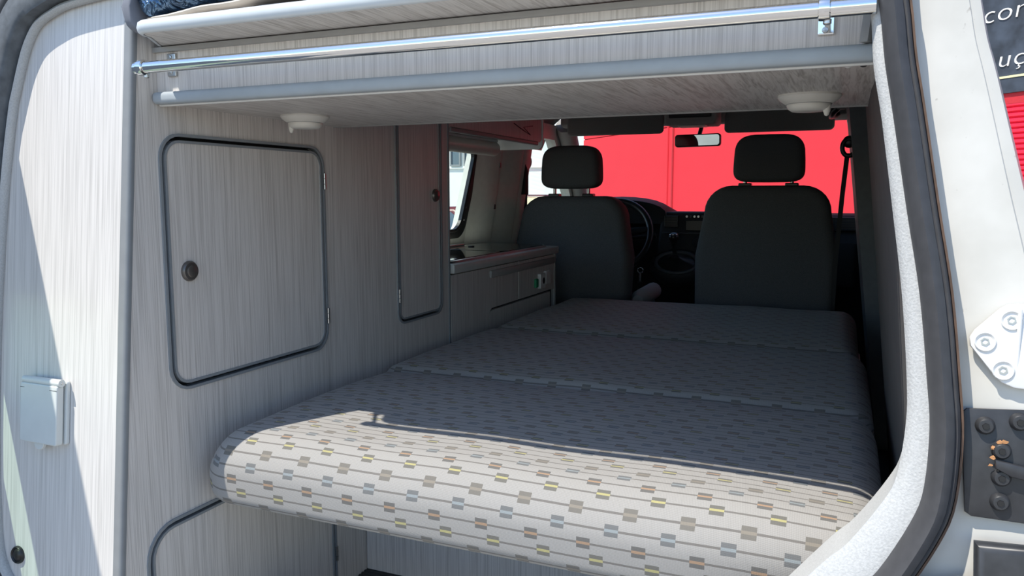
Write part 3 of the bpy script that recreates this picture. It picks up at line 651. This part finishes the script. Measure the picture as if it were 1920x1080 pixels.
obj('loose_cable', MB().tube([(XF + 0.008, 2.42, 0.235), (XF + 0.013, 2.50, 0.215), (XF + 0.012, 2.56, 0.205), (XF + 0.010, 2.50, 0.228), (XF + 0.012, 2.58, 0.238)], 0.0016, 6), BLACKP, oc)
tl = thing('tube_lamp', 'long cream tube lamp under the pale overhead cabinet', 'lamp', (-1.20, 2.35, 0.13))
obj('tube', MB().tube([(-1.205, 2.00, 0.168), (-1.205, 2.02, 0.168), (-1.205, 2.66, 0.168), (-1.205, 2.675, 0.168)], [0.018, 0.027, 0.027, 0.020], 24), LAMPP, tl, smooth=40)
obj('mount', MB().rbox((-1.225, 2.02, 0.190), (-1.185, 2.66, 0.2), 0.003), WHITEP, tl)

# ------------------------------------------------------------------ cab: seats, dashboard, wheel, gear lever
def outline(w0, w1, w2, h, r, n=7):
    """seat back outline, half widths at bottom, middle and top"""
    pts = [(-w0, 0.0), (w0, 0.0), (w1, h * 0.55)]
    for k in range(n + 1):
        a = k / n * pi / 2; pts.append((w2 - r + r * cos(a), h - r + r * sin(a)))
    for k in range(n + 1):
        a = pi / 2 + k / n * pi / 2; pts.append((-w2 + r + r * cos(a), h - r + r * sin(a)))
    pts.append((-w1, h * 0.55)); return pts
def seat(xc, y, zt, label, posts, arm=False, hx=0.0, hz=0.012):
    t = thing('front_seat', label, 'seat', (xc, y + 0.2, ZFL), 'front seats')
    lean = 0.10
    zb = -0.56
    H = zt - zb
    f = lambda a, b: (xc + a, y + (b - H) * lean * -1 * -1, zb + b)
    obj('backrest', MB().slab([f(a, b) for a, b in outline(0.245, 0.256, 0.228, H, 0.10)], (0, 0.13, 0.0), 0.035, 4), SEATF, t, smooth=40)
    h0, h1 = zt + hz, zt + hz + 0.180
    hp_ = []
    for k in range(40):
        a = 2 * pi * k / 40; c_, s_ = cos(a), sin(a)
        ww = 0.128 + 0.012 * (-s_)
        hp_.append((xc + hx + ww * math.copysign(abs(c_) ** 0.42, c_), y + 0.03, (h0 + h1) / 2 + (h1 - h0) / 2 * math.copysign(abs(s_) ** 0.5, s_)))
    obj('headrest', MB().slab(hp_, (0, 0.10, 0), 0.030, 4), SEATF, t, smooth=40)
    for s_ in (-1, 1):
        px = xc + hx + s_ * posts
        po = obj('headrest_post', MB().tube([(px, y + 0.075, zt - 0.04), (px, y + 0.075, h0 + 0.05)], 0.007, 12), STEEL, t, smooth=40)
        obj('post_collar', MB().rbox((px - 0.024, y + 0.055, zt - 0.006), (px + 0.024, y + 0.095, zt + 0.010), 0.004), BLACKP, po)
    obj('seat_cushion', MB().rbox((xc - 0.25, y + 0.05, -0.62), (xc + 0.25, y + 0.56, -0.46), 0.05, 4), SEATF, t, smooth=40)
    obj('seat_base', MB().rbox((xc - 0.21, y + 0.08, ZFL + 0.001), (xc + 0.21, y + 0.50, -0.61), 0.02, 2), BLACKP, t)
    if arm:
        obj('armrest', MB().tube([(xc + 0.285, y + 0.02, -0.430), (xc + 0.285, y + 0.06, -0.425), (xc + 0.285, y + 0.30, -0.42), (xc + 0.285, y + 0.33, -0.42)], [0.022, 0.036, 0.036, 0.022], 16), HEADL, t, smooth=50)
seat(-1.045, 3.08, -0.006, 'driver seat with charcoal cloth back, left of the gear lever', 0.075, True, -0.022, 0.030)
seat(-0.272, 3.06, 0.034, 'passenger seat with charcoal cloth back, right of the gear lever', 0.085)

da = thing('dashboard', 'dark grey dashboard under the windscreen', 'dashboard', (-0.65, 4.0, -0.75))
db = MB(); sec = [(4.40, -0.135), (4.10, -0.105), (3.92, -0.085), (3.86, -0.095), (3.83, -0.13), (3.80, -0.22), (3.83, -0.30), (3.95, -0.40), (4.02, -0.60), (4.05, -0.75), (4.40, -0.75)]
db.rings([[(x, y, z) for y, z in sec] for x in (-1.40, -0.65, 0.135)]); obj('body', db, DASH, da, smooth=35)
hd = MB(); R = []
for i in range(13):
    a = pi * i / 12; x = -1.02 - 0.24 * cos(a); h = 0.085 * sin(a) ** 0.7
    R.append([(x, 3.72, -0.11 + h), (x, 3.80, -0.095 + h), (x, 4.05, -0.105 + h * 0.5), (x, 4.08, -0.14), (x, 3.74, -0.14)])
hd.rings(R); obj('instrument_hood', hd, DASH, da, smooth=50)
obj('instrument_face', MB().prism([(-1.02 + 0.2 * cos(a), 3.755, -0.115 + 0.06 * sin(a)) for a in [k * pi / 12 for k in range(13)]], (0, 0.01, 0)), BLACKP, da)
cs = MB().slab([(x, 3.735, z) for x, z in [(-0.835, -0.40), (-0.80, -0.43), (-0.55, -0.43), (-0.50, -0.40), (-0.485, -0.25), (-0.495, -0.10), (-0.52, -0.082), (-0.79, -0.082), (-0.81, -0.10), (-0.825, -0.25)]], (0, 0.20, 0), 0.015, 3)
con = obj('centre_console', cs, DASH, da, smooth=40)
BLUEG = plain('blue_grey_console', (0.05, 0.06, 0.072), 0.5)
for x0, x1, z0, z1, mt, nm in ((-0.792, -0.725, -0.155, -0.100, BLACKP, 'air_vent'), (-0.690, -0.60, -0.170, -0.120, BLACKP, 'radio'), (-0.590, -0.515, -0.155, -0.100, BLACKP, 'air_vent'), (-0.800, -0.510, -0.185, -0.178, BLUEG, 'ledge')):
    e_ = obj(nm, MB().rbox((x0, 3.724, z0), (x1, 3.738, z1), 0.003), mt, con)
    if nm == 'air_vent':
        for k in range(4): obj('slat', MB().box((x0 + 0.004, 3.719, z0 + 0.008 + k * 0.012), (x1 - 0.004, 3.724, z0 + 0.011 + k * 0.012)), DASH, con)
for k in range(5): obj('button', MB().lathe([(0.006, 0), (0.005, 0.004)], (-0.685 + k * 0.018, 3.726, -0.103), (0, -1, 0), 10), STEEL if k in (0, 2, 3) else BLACKP, con)
for x, z in ((-0.632, -0.225), (-0.575, -0.225)):
    obj('dial', MB().lathe([(0.026, 0), (0.026, 0.006), (0.021, 0.010), (0.019, 0.020), (0.016, 0.022)], (x, 3.733, z), (0, -1, 0), 24), DASH, con, smooth=40)
rv = obj('side_vent', MB().rbox((-0.062, 3.800, -0.165), (0.068, 3.835, -0.100), 0.006), BLACKP, da)
for k in range(5): obj('slat', MB().box((-0.056, 3.796, -0.158 + k * 0.0115), (0.062, 3.801, -0.154 + k * 0.0115)), DASH, rv)
obj('glove_box', MB().rbox((-0.46, 3.80, -0.42), (0.06, 3.86, -0.20), 0.02, 3), DASH, da, smooth=40)

gl = thing('gear_lever', 'gear lever with round black knob on an oval console boot', 'gear lever', (-0.72, 3.62, -0.40))
gy = 3.66
G = lambda a, b, d: Vector((-0.715 + a, gy - d * 0.8 + b * 0.55, -0.318 + b * 0.80 + d * 0.55))
obj('boot_ring', MB().tube([G(0.098 * cos(a), 0.058 * sin(a), 0.0) for a in [2 * pi * k / 36 for k in range(36)]], 0.010, 10, closed=True), BLUEG, gl, smooth=60)
obj('boot', MB().rings([[G(s * 0.092 * cos(a), s * 0.054 * sin(a), d) for a in [2 * pi * k / 28 for k in range(28)]] for s, d in ((1.0, -0.002), (0.72, 0.018), (0.42, 0.034), (0.20, 0.060))]), BLACKP, gl, smooth=50)
obj('console_pod', MB().rings([[G(s * 0.13 * cos(a), s * 0.085 * sin(a), d) for a in [2 * pi * k / 28 for k in range(28)]] for s, d in ((0.80, -0.001), (1.0, -0.015), (1.05, -0.06), (0.9, -0.12))]), DASH, gl, smooth=50)
obj('shaft', MB().tube([(-0.715, 3.61, -0.27), (-0.716, 3.585, -0.205)], 0.009, 10), BLACKP, gl, smooth=50)
obj('knob', MB().lathe([(0.010, -0.03), (0.018, -0.015), (0.024, 0.0), (0.022, 0.013), (0.013, 0.020), (0.001, 0.021)], (-0.716, 3.580, -0.195), (0, -0.3, 1), 24), BLACKP, gl, smooth=60)
obj('knob_ring', MB().tube([Vector((-0.716 + 0.020 * cos(a), 3.575 + 0.020 * sin(a), -0.182)) for a in [2 * pi * k / 24 for k in range(24)]], 0.002, 6, closed=True), CHROME, gl, smooth=60)

sw = thing('steering_wheel', 'black four-spoke steering wheel in front of the driver seat', 'steering wheel', (-1.01, 3.62, -0.39))
swc = Vector((-1.015, 3.60, -0.195)); tilt = radians(62)
ux = Vector((1, 0, 0)); uz = Vector((0, cos(tilt), sin(tilt))); un = ux.cross(uz)
SW = lambda a, b, d=0.0: swc + ux * a + uz * b + un * d
obj('rim', MB().tube([SW(0.185 * cos(a), 0.185 * sin(a)) for a in [2 * pi * k / 48 for k in range(48)]], 0.0165, 12, closed=True), BLACKP, sw, smooth=60)
obj('airbag_hub', MB().slab([SW(a, b, -0.01) for a, b in rrect(-0.085, -0.075, 0.085, 0.055, 0.045)], un * 0.045, 0.012, 3), DASH, sw, smooth=40)
for a0 in (12, 168, 232, 308):
    a = radians(a0); obj('spoke', MB().tube([SW(0.06 * cos(a), 0.06 * sin(a), 0.01), SW(0.182 * cos(a), 0.182 * sin(a), 0.0)], [0.022, 0.014], 8), DASH, sw, smooth=50)
em = obj('emblem', MB().tube([SW(0.022 * cos(a), 0.022 * sin(a) - 0.008, 0.036 if un.y > 0 else -0.012) for a in [2 * pi * k / 24 for k in range(24)]], 0.0025, 6, closed=True), CHROME, sw, smooth=60)
obj('column', MB().tube([SW(0, 0, 0.0), swc + Vector((0, 0.22, -0.10))], [0.05, 0.06], 14), DASH, sw, smooth=50)
obj('stalk', MB().tube([swc + Vector((0.03, 0.07, -0.02)), swc + Vector((0.20, 0.06, 0.0))], [0.010, 0.013], 10), BLACKP, sw, smooth=50)
kk = thing('key_bunch', 'small bunch of keys hanging from the ignition', 'keys', (-0.87, 3.58, -0.42))
obj('ring', MB().tube([(-0.868 + 0.013 * cos(a), 3.58, -0.352 + 0.013 * sin(a)) for a in [2 * pi * k / 20 for k in range(20)]], 0.0018, 6, closed=True), CHROME, kk, smooth=60)
obj('key', MB().rbox((-0.874, 3.577, -0.405), (-0.864, 3.581, -0.364), 0.002), STEEL, kk)
obj('fob', MB().rbox((-0.880, 3.574, -0.470), (-0.856, 3.584, -0.405), 0.004), BLACKP, kk)

# mirror, visors, console, belts, handle
rm = thing('rear_view_mirror', 'black rear-view mirror hanging at the top of the windscreen', 'mirror', (-0.63, 3.62, 0.21))
ro = rrect(-0.735, 0.216, -0.522, 0.272, 0.014)
obj('housing', MB().slab([(x, 3.62 - (x + 0.63) * 0.2056 - (z - 0.244) * 0.113, z) for x, z in ro], (0, 0.03, 0), 0.006, 3), BLACKP, rm, smooth=40)
mg = rrect(-0.729, 0.221, -0.528, 0.267, 0.011)
obj('glass', MB().prism([(x, 3.6195 - (x + 0.63) * 0.2056 - (z - 0.244) * 0.113, z) for x, z in mg], (0, -0.001, 0)), MIRROR, rm)
obj('stem', MB().tube([(-0.63, 3.65, 0.25), (-0.63, 3.72, 0.30), (-0.63, 3.745, 0.325)], 0.010, 10), BLACKP, rm, smooth=40)
for x0, x1, z0, lab in ((-1.235, -0.775, 0.276, 'dark cloth sun visor above the driver side'), (-0.505, -0.055, 0.270, 'dark cloth sun visor above the passenger side')):
    v_ = thing('sun_visor', lab, 'sun visor', ((x0 + x1) / 2, 3.58, z0), 'sun visors')
    obj('pad', MB().slab([(x, 3.575, z) for x, z in rrect(x0, z0, x1, z0 + 0.115, [0.05, 0.05, 0.02, 0.02])], (0, 0.022, 0.0), 0.008, 3), VISOR, v_, smooth=40)
    obj('pivot', MB().tube([(x0 + 0.02, 3.587, z0 + 0.108), (x1 - 0.02, 3.587, z0 + 0.108)], 0.007, 8), BLACKP, v_, smooth=40)
rc = thing('roof_console', 'grey roof console with a dark display above the mirror', 'console', (-0.64, 3.6, 0.30))
obj('housing', MB().slab([(x, 3.50, z) for x, z in rrect(-0.755, 0.305, -0.530, 0.42, 0.015)], (0, 0.16, 0), 0.010, 3), HEADL, rc, smooth=40)
obj('display', MB().rbox((-0.735, 3.494, 0.335), (-0.55, 3.502, 0.39), 0.004), BLACKP, rc)
obj('map_light', MB().rbox((-0.70, 3.53, 0.298), (-0.58, 3.60, 0.306), 0.003), LAMPP, rc)
gh = thing('grab_handle', 'dark grab handle at the roof above the passenger window', 'handle', (-0.02, 3.4, 0.28))
obj('bar', MB().tube([(-0.03, 3.25, 0.335), (-0.055, 3.27, 0.315), (-0.065, 3.36, 0.305), (-0.055, 3.45, 0.315), (-0.03, 3.47, 0.335)], 0.012, 10), BLACKP, gh, smooth=60)
for y in (3.25, 3.47): obj('end_cap', MB().rbox((-0.045, y - 0.018, 0.32), (-0.01, y + 0.018, 0.35), 0.006), VISOR, gh)
def belt(pts, w, label, loc, top):
    t = thing('seat_belt', label, 'seat belt', loc, 'seat belts')
    m = MB(); R = []
    for (x, y, z) in pts: R.append([(x - w / 2, y, z), (x + w / 2, y, z), (x + w / 2, y + 0.003, z), (x - w / 2, y + 0.003, z)])
    m.rings(R); obj('webbing', m, BELT, t)
    x, y, z = top
    obj('guide_loop', MB().tube([(x + 0.022 * cos(a), y - 0.004, z + 0.030 * sin(a)) for a in [2 * pi * k / 20 for k in range(20)]], 0.008, 8, closed=True), PILLT if x < -0.6 else BLACKP, t, smooth=60)
    obj('anchor_cover', MB().lathe([(0.022, 0), (0.020, 0.008), (0.010, 0.013), (0.001, 0.014)], (x, y + 0.004, z + 0.02), (0, -1, 0), 16), BLACKP, t, smooth=50)
belt([(-1.325, 3.275, 0.13), (-1.328, 3.275, 0.0), (-1.335, 3.275, -0.30), (-1.34, 3.275, -0.80)], 0.020, 'black seat belt hanging beside the driver seat', (-1.33, 3.27, -0.8), (-1.322, 3.27, 0.145))
belt([(0.000, 3.03, 0.145), (-0.010, 3.03, 0.0), (-0.022, 3.03, -0.25), (-0.03, 3.03, -0.80)], 0.016, 'black seat belt hanging beside the passenger seat', (-0.02, 3.1, -0.8), (0.004, 3.025, 0.165))

# ------------------------------------------------------------------ outside: red facade running from near right to far left, white building, parked car
P0 = Vector((1.2, 8.0, 0)); DV = Vector((-0.695, 0.719, 0)); NV = Vector((-0.719, -0.695, 0))     # NV looks back towards the van
def wallp(s, z, d=0.0): p = P0 + DV * s + NV * d; return (p.x, p.y, z)
rb = thing('red_building', 'bright red rendered building in front of the van', 'building', wallp(3, -1.6))
obj('wall_core', MB().rings([[wallp(s, z, d) for s, d in ((-6, -0.4), (8.1, -0.4), (8.1, 0), (-6, 0))] for z in (-1.6, 3.4)]), REDJ, rb)
edges = [-6, 1.30, 5.10, 8.1]
for i in range(3):
    for z0, z1 in ((-1.6, 0.985), (1.0, 3.4)):
        if i == 0 : 
            if z0 > 0: obj('wall_panel', MB().rings([[wallp(s, z, d) for s, d in ((edges[i] + 0.02, 0.001), (edges[i + 1] - 0.02, 0.001), (edges[i + 1] - 0.02, 0.03), (edges[i] + 0.02, 0.03))] for z in (2.9, z1)]), REDW, rb)
            continue
        g0 = 0.015; obj('wall_panel', MB().rings([[wallp(s, z, d) for s, d in ((edges[i] + g0, 0.001), (edges[i + 1] - g0, 0.001), (edges[i + 1] - g0, 0.03), (edges[i] + g0, 0.03))] for z in (z0, z1)]), REDW, rb)
for s in (5.10, 5.24): obj('downpipe' if s > 5.2 else 'joint_cover', MB().tube([wallp(s, -1.6, 0.035), wallp(s, 3.4, 0.035)], 0.018, 8), REDJ if s < 5.2 else REDW, rb)
sg = thing('sign_board', 'dark slate sign board with white lettering above the red shutter', 'sign', wallp(-1, 0.86, 0.05))
obj('board', MB().rings([[wallp(s, z, d) for s, d in ((-5.5, 0.002), (1.1, 0.002), (1.1, 0.05), (-5.5, 0.05))] for z in (0.86, 2.8)]), SIGNM, sg)
obj('yellow_line', MB().rings([[wallp(s, z, d) for s, d in ((-5.4, 0.05), (0.9, 0.05), (0.9, 0.056), (-5.4, 0.056))] for z in (0.985, 1.003)]), YELLOW, sg)
def text(body, s, z, size):
    cu = bpy.data.curves.new('lettering', 'FONT'); cu.body = body; cu.size = size; cu.extrude = 0.004; cu.shear = 0.10; cu.offset = -0.0035; cu.resolution_u = 5; cu.space_character = 1.06
    to = bpy.data.objects.new('lettering', cu); COL.objects.link(to); bpy.context.view_layer.update()
    me = bpy.data.meshes.new_from_object(to.evaluated_get(bpy.context.evaluated_depsgraph_get())); COL.objects.unlink(to); bpy.data.objects.remove(to)
    o = bpy.data.objects.new('lettering', me); COL.objects.link(o); me.materials.clear(); me.materials.append(LETTER)
    M = Matrix((-DV * 1.28, Vector((0, 0, 1)), NV)).transposed().to_4x4()
    p = Vector(wallp(s, z, 0.055)) + Vector((0, 0, ZC)); o.parent = sg; o.matrix_local = Matrix.Translation(p - sg.location) @ M
    return o
text('com', 0.185, 1.476, 0.215); text('uç', 0.018, 1.083, 0.205)
rs = thing('roller_shutter', 'bright red ribbed roller shutter under the sign board', 'shutter', wallp(-2, -1.6, 0.05))
obj('shutter_box', MB().rings([[wallp(s, z, d) for s, d in ((-5.5, 0.002), (1.1, 0.002), (1.1, 0.03), (-5.5, 0.03))] for z in (0.77, 0.859)]), REDJ, rs)
sc = MB()
R = []; z = -1.6
while z < 0.77:
    for k, d in ((0, 0.012), (0.3, 0.028), (0.7, 0.028), (1.0, 0.012)): R.append([wallp(1.1, z + k * 0.045, d), wallp(-5.5, z + k * 0.045, d)])
    z += 0.045
sc.rings(R, False, False); obj('ribbed_curtain', sc, REDS, rs, kind='stuff')

wb = thing('white_building', 'white rendered building beyond the driver window', 'building', (-16, 26, -1.6))
obj('wall', MB().box((-30, 26, -1.6), (-7.6, 30, 7)), WHITEB, wb)
for zj in (0.95,): obj('ledge', MB().box((-30, 25.94, zj), (-7.6, 26, zj + 0.03)), WHITEB, wb)
for (x0, x1, z0, z1) in ((-13.46, -13.14, 1.10, 1.85), (-12.90, -12.58, 1.10, 1.85)):
    fr = obj('window', MB().plate(rrect(x0 - 0.06, z0 - 0.06, x1 + 0.06, z1 + 0.06, 0.01, 1), [rrect(x0, z0, x1, z1, 0.01, 1)], 0.08, lambda x, z, t: (x, 25.92 + t, z)), plain('grey_window_frame', (0.25, 0.27, 0.27), 0.5), wb)
    obj('pane', MB().box((x0, 25.97, z0), (x1, 25.99, z1)), WINGL, fr)
car = thing('parked_car', 'dark parked car seen through the kitchen side window', 'car', (-5.2, 9.4, -1.6))
def carsec(x, k):   # cross sections along the car (which stands across the view)
    return x
cx, cy = -5.6, 9.4
side_ = [(-2.0, -1.25), (-2.05, -0.95), (-1.9, -0.82), (-1.15, -0.72), (-0.55, -0.20), (0.75, -0.16), (1.45, -0.66), (2.0, -0.74), (2.1, -1.0), (2.05, -1.3)]
obj('body', MB().slab([(cx + a, cy, b) for a, b in side_], (0, 1.65, 0), 0.10, 3), CARP, car, smooth=40)
for a in ([(-1.0, -0.70), (-0.52, -0.27), (0.02, -0.25), (0.02, -0.70)], [(0.10, -0.70), (0.10, -0.25), (0.70, -0.23), (1.25, -0.64), (1.2, -0.70)]):
    obj('side_window', MB().prism([(cx + p, cy - 0.012, q) for p, q in a], (0, 0.02, 0)), CARG, car)
for a in (-1.3, 1.3):
    for y in (cy - 0.03, cy + 1.48):
        wh = obj('wheel', MB().lathe([(0.20, 0), (0.31, 0.01), (0.33, 0.05), (0.33, 0.15), (0.31, 0.19), (0.20, 0.20)], (cx + a, y, -1.27), (0, 1, 0), 28), BLACKP, car, smooth=40)
        obj('rim', MB().lathe([(0.20, -0.005), (0.18, 0.02), (0.05, 0.01), (0.001, 0.01)], (cx + a, y, -1.27), (0, 1, 0), 20), STEEL, wh, smooth=40)
dm = thing('wing_mirror', 'dark wing mirror outside the driver window', 'mirror', (-1.60, 3.95, -0.22))
obj('housing', MB().slab([(x, 3.95, z) for x, z in rrect(-1.68, -0.215, -1.46, 0.0, 0.035)], (0, 0.09, 0), 0.02, 3), BLACKP, dm, smooth=40)
obj('glass', MB().prism([(x, 3.949, z) for x, z in rrect(-1.665, -0.20, -1.475, -0.015, 0.028)], (0, -0.002, 0)), MIRROR, dm)
obj('arm', MB().tube([(-1.48, 3.99, -0.17), (-1.42, 3.99, -0.17)], 0.02, 10), BLACKP, dm, smooth=50)
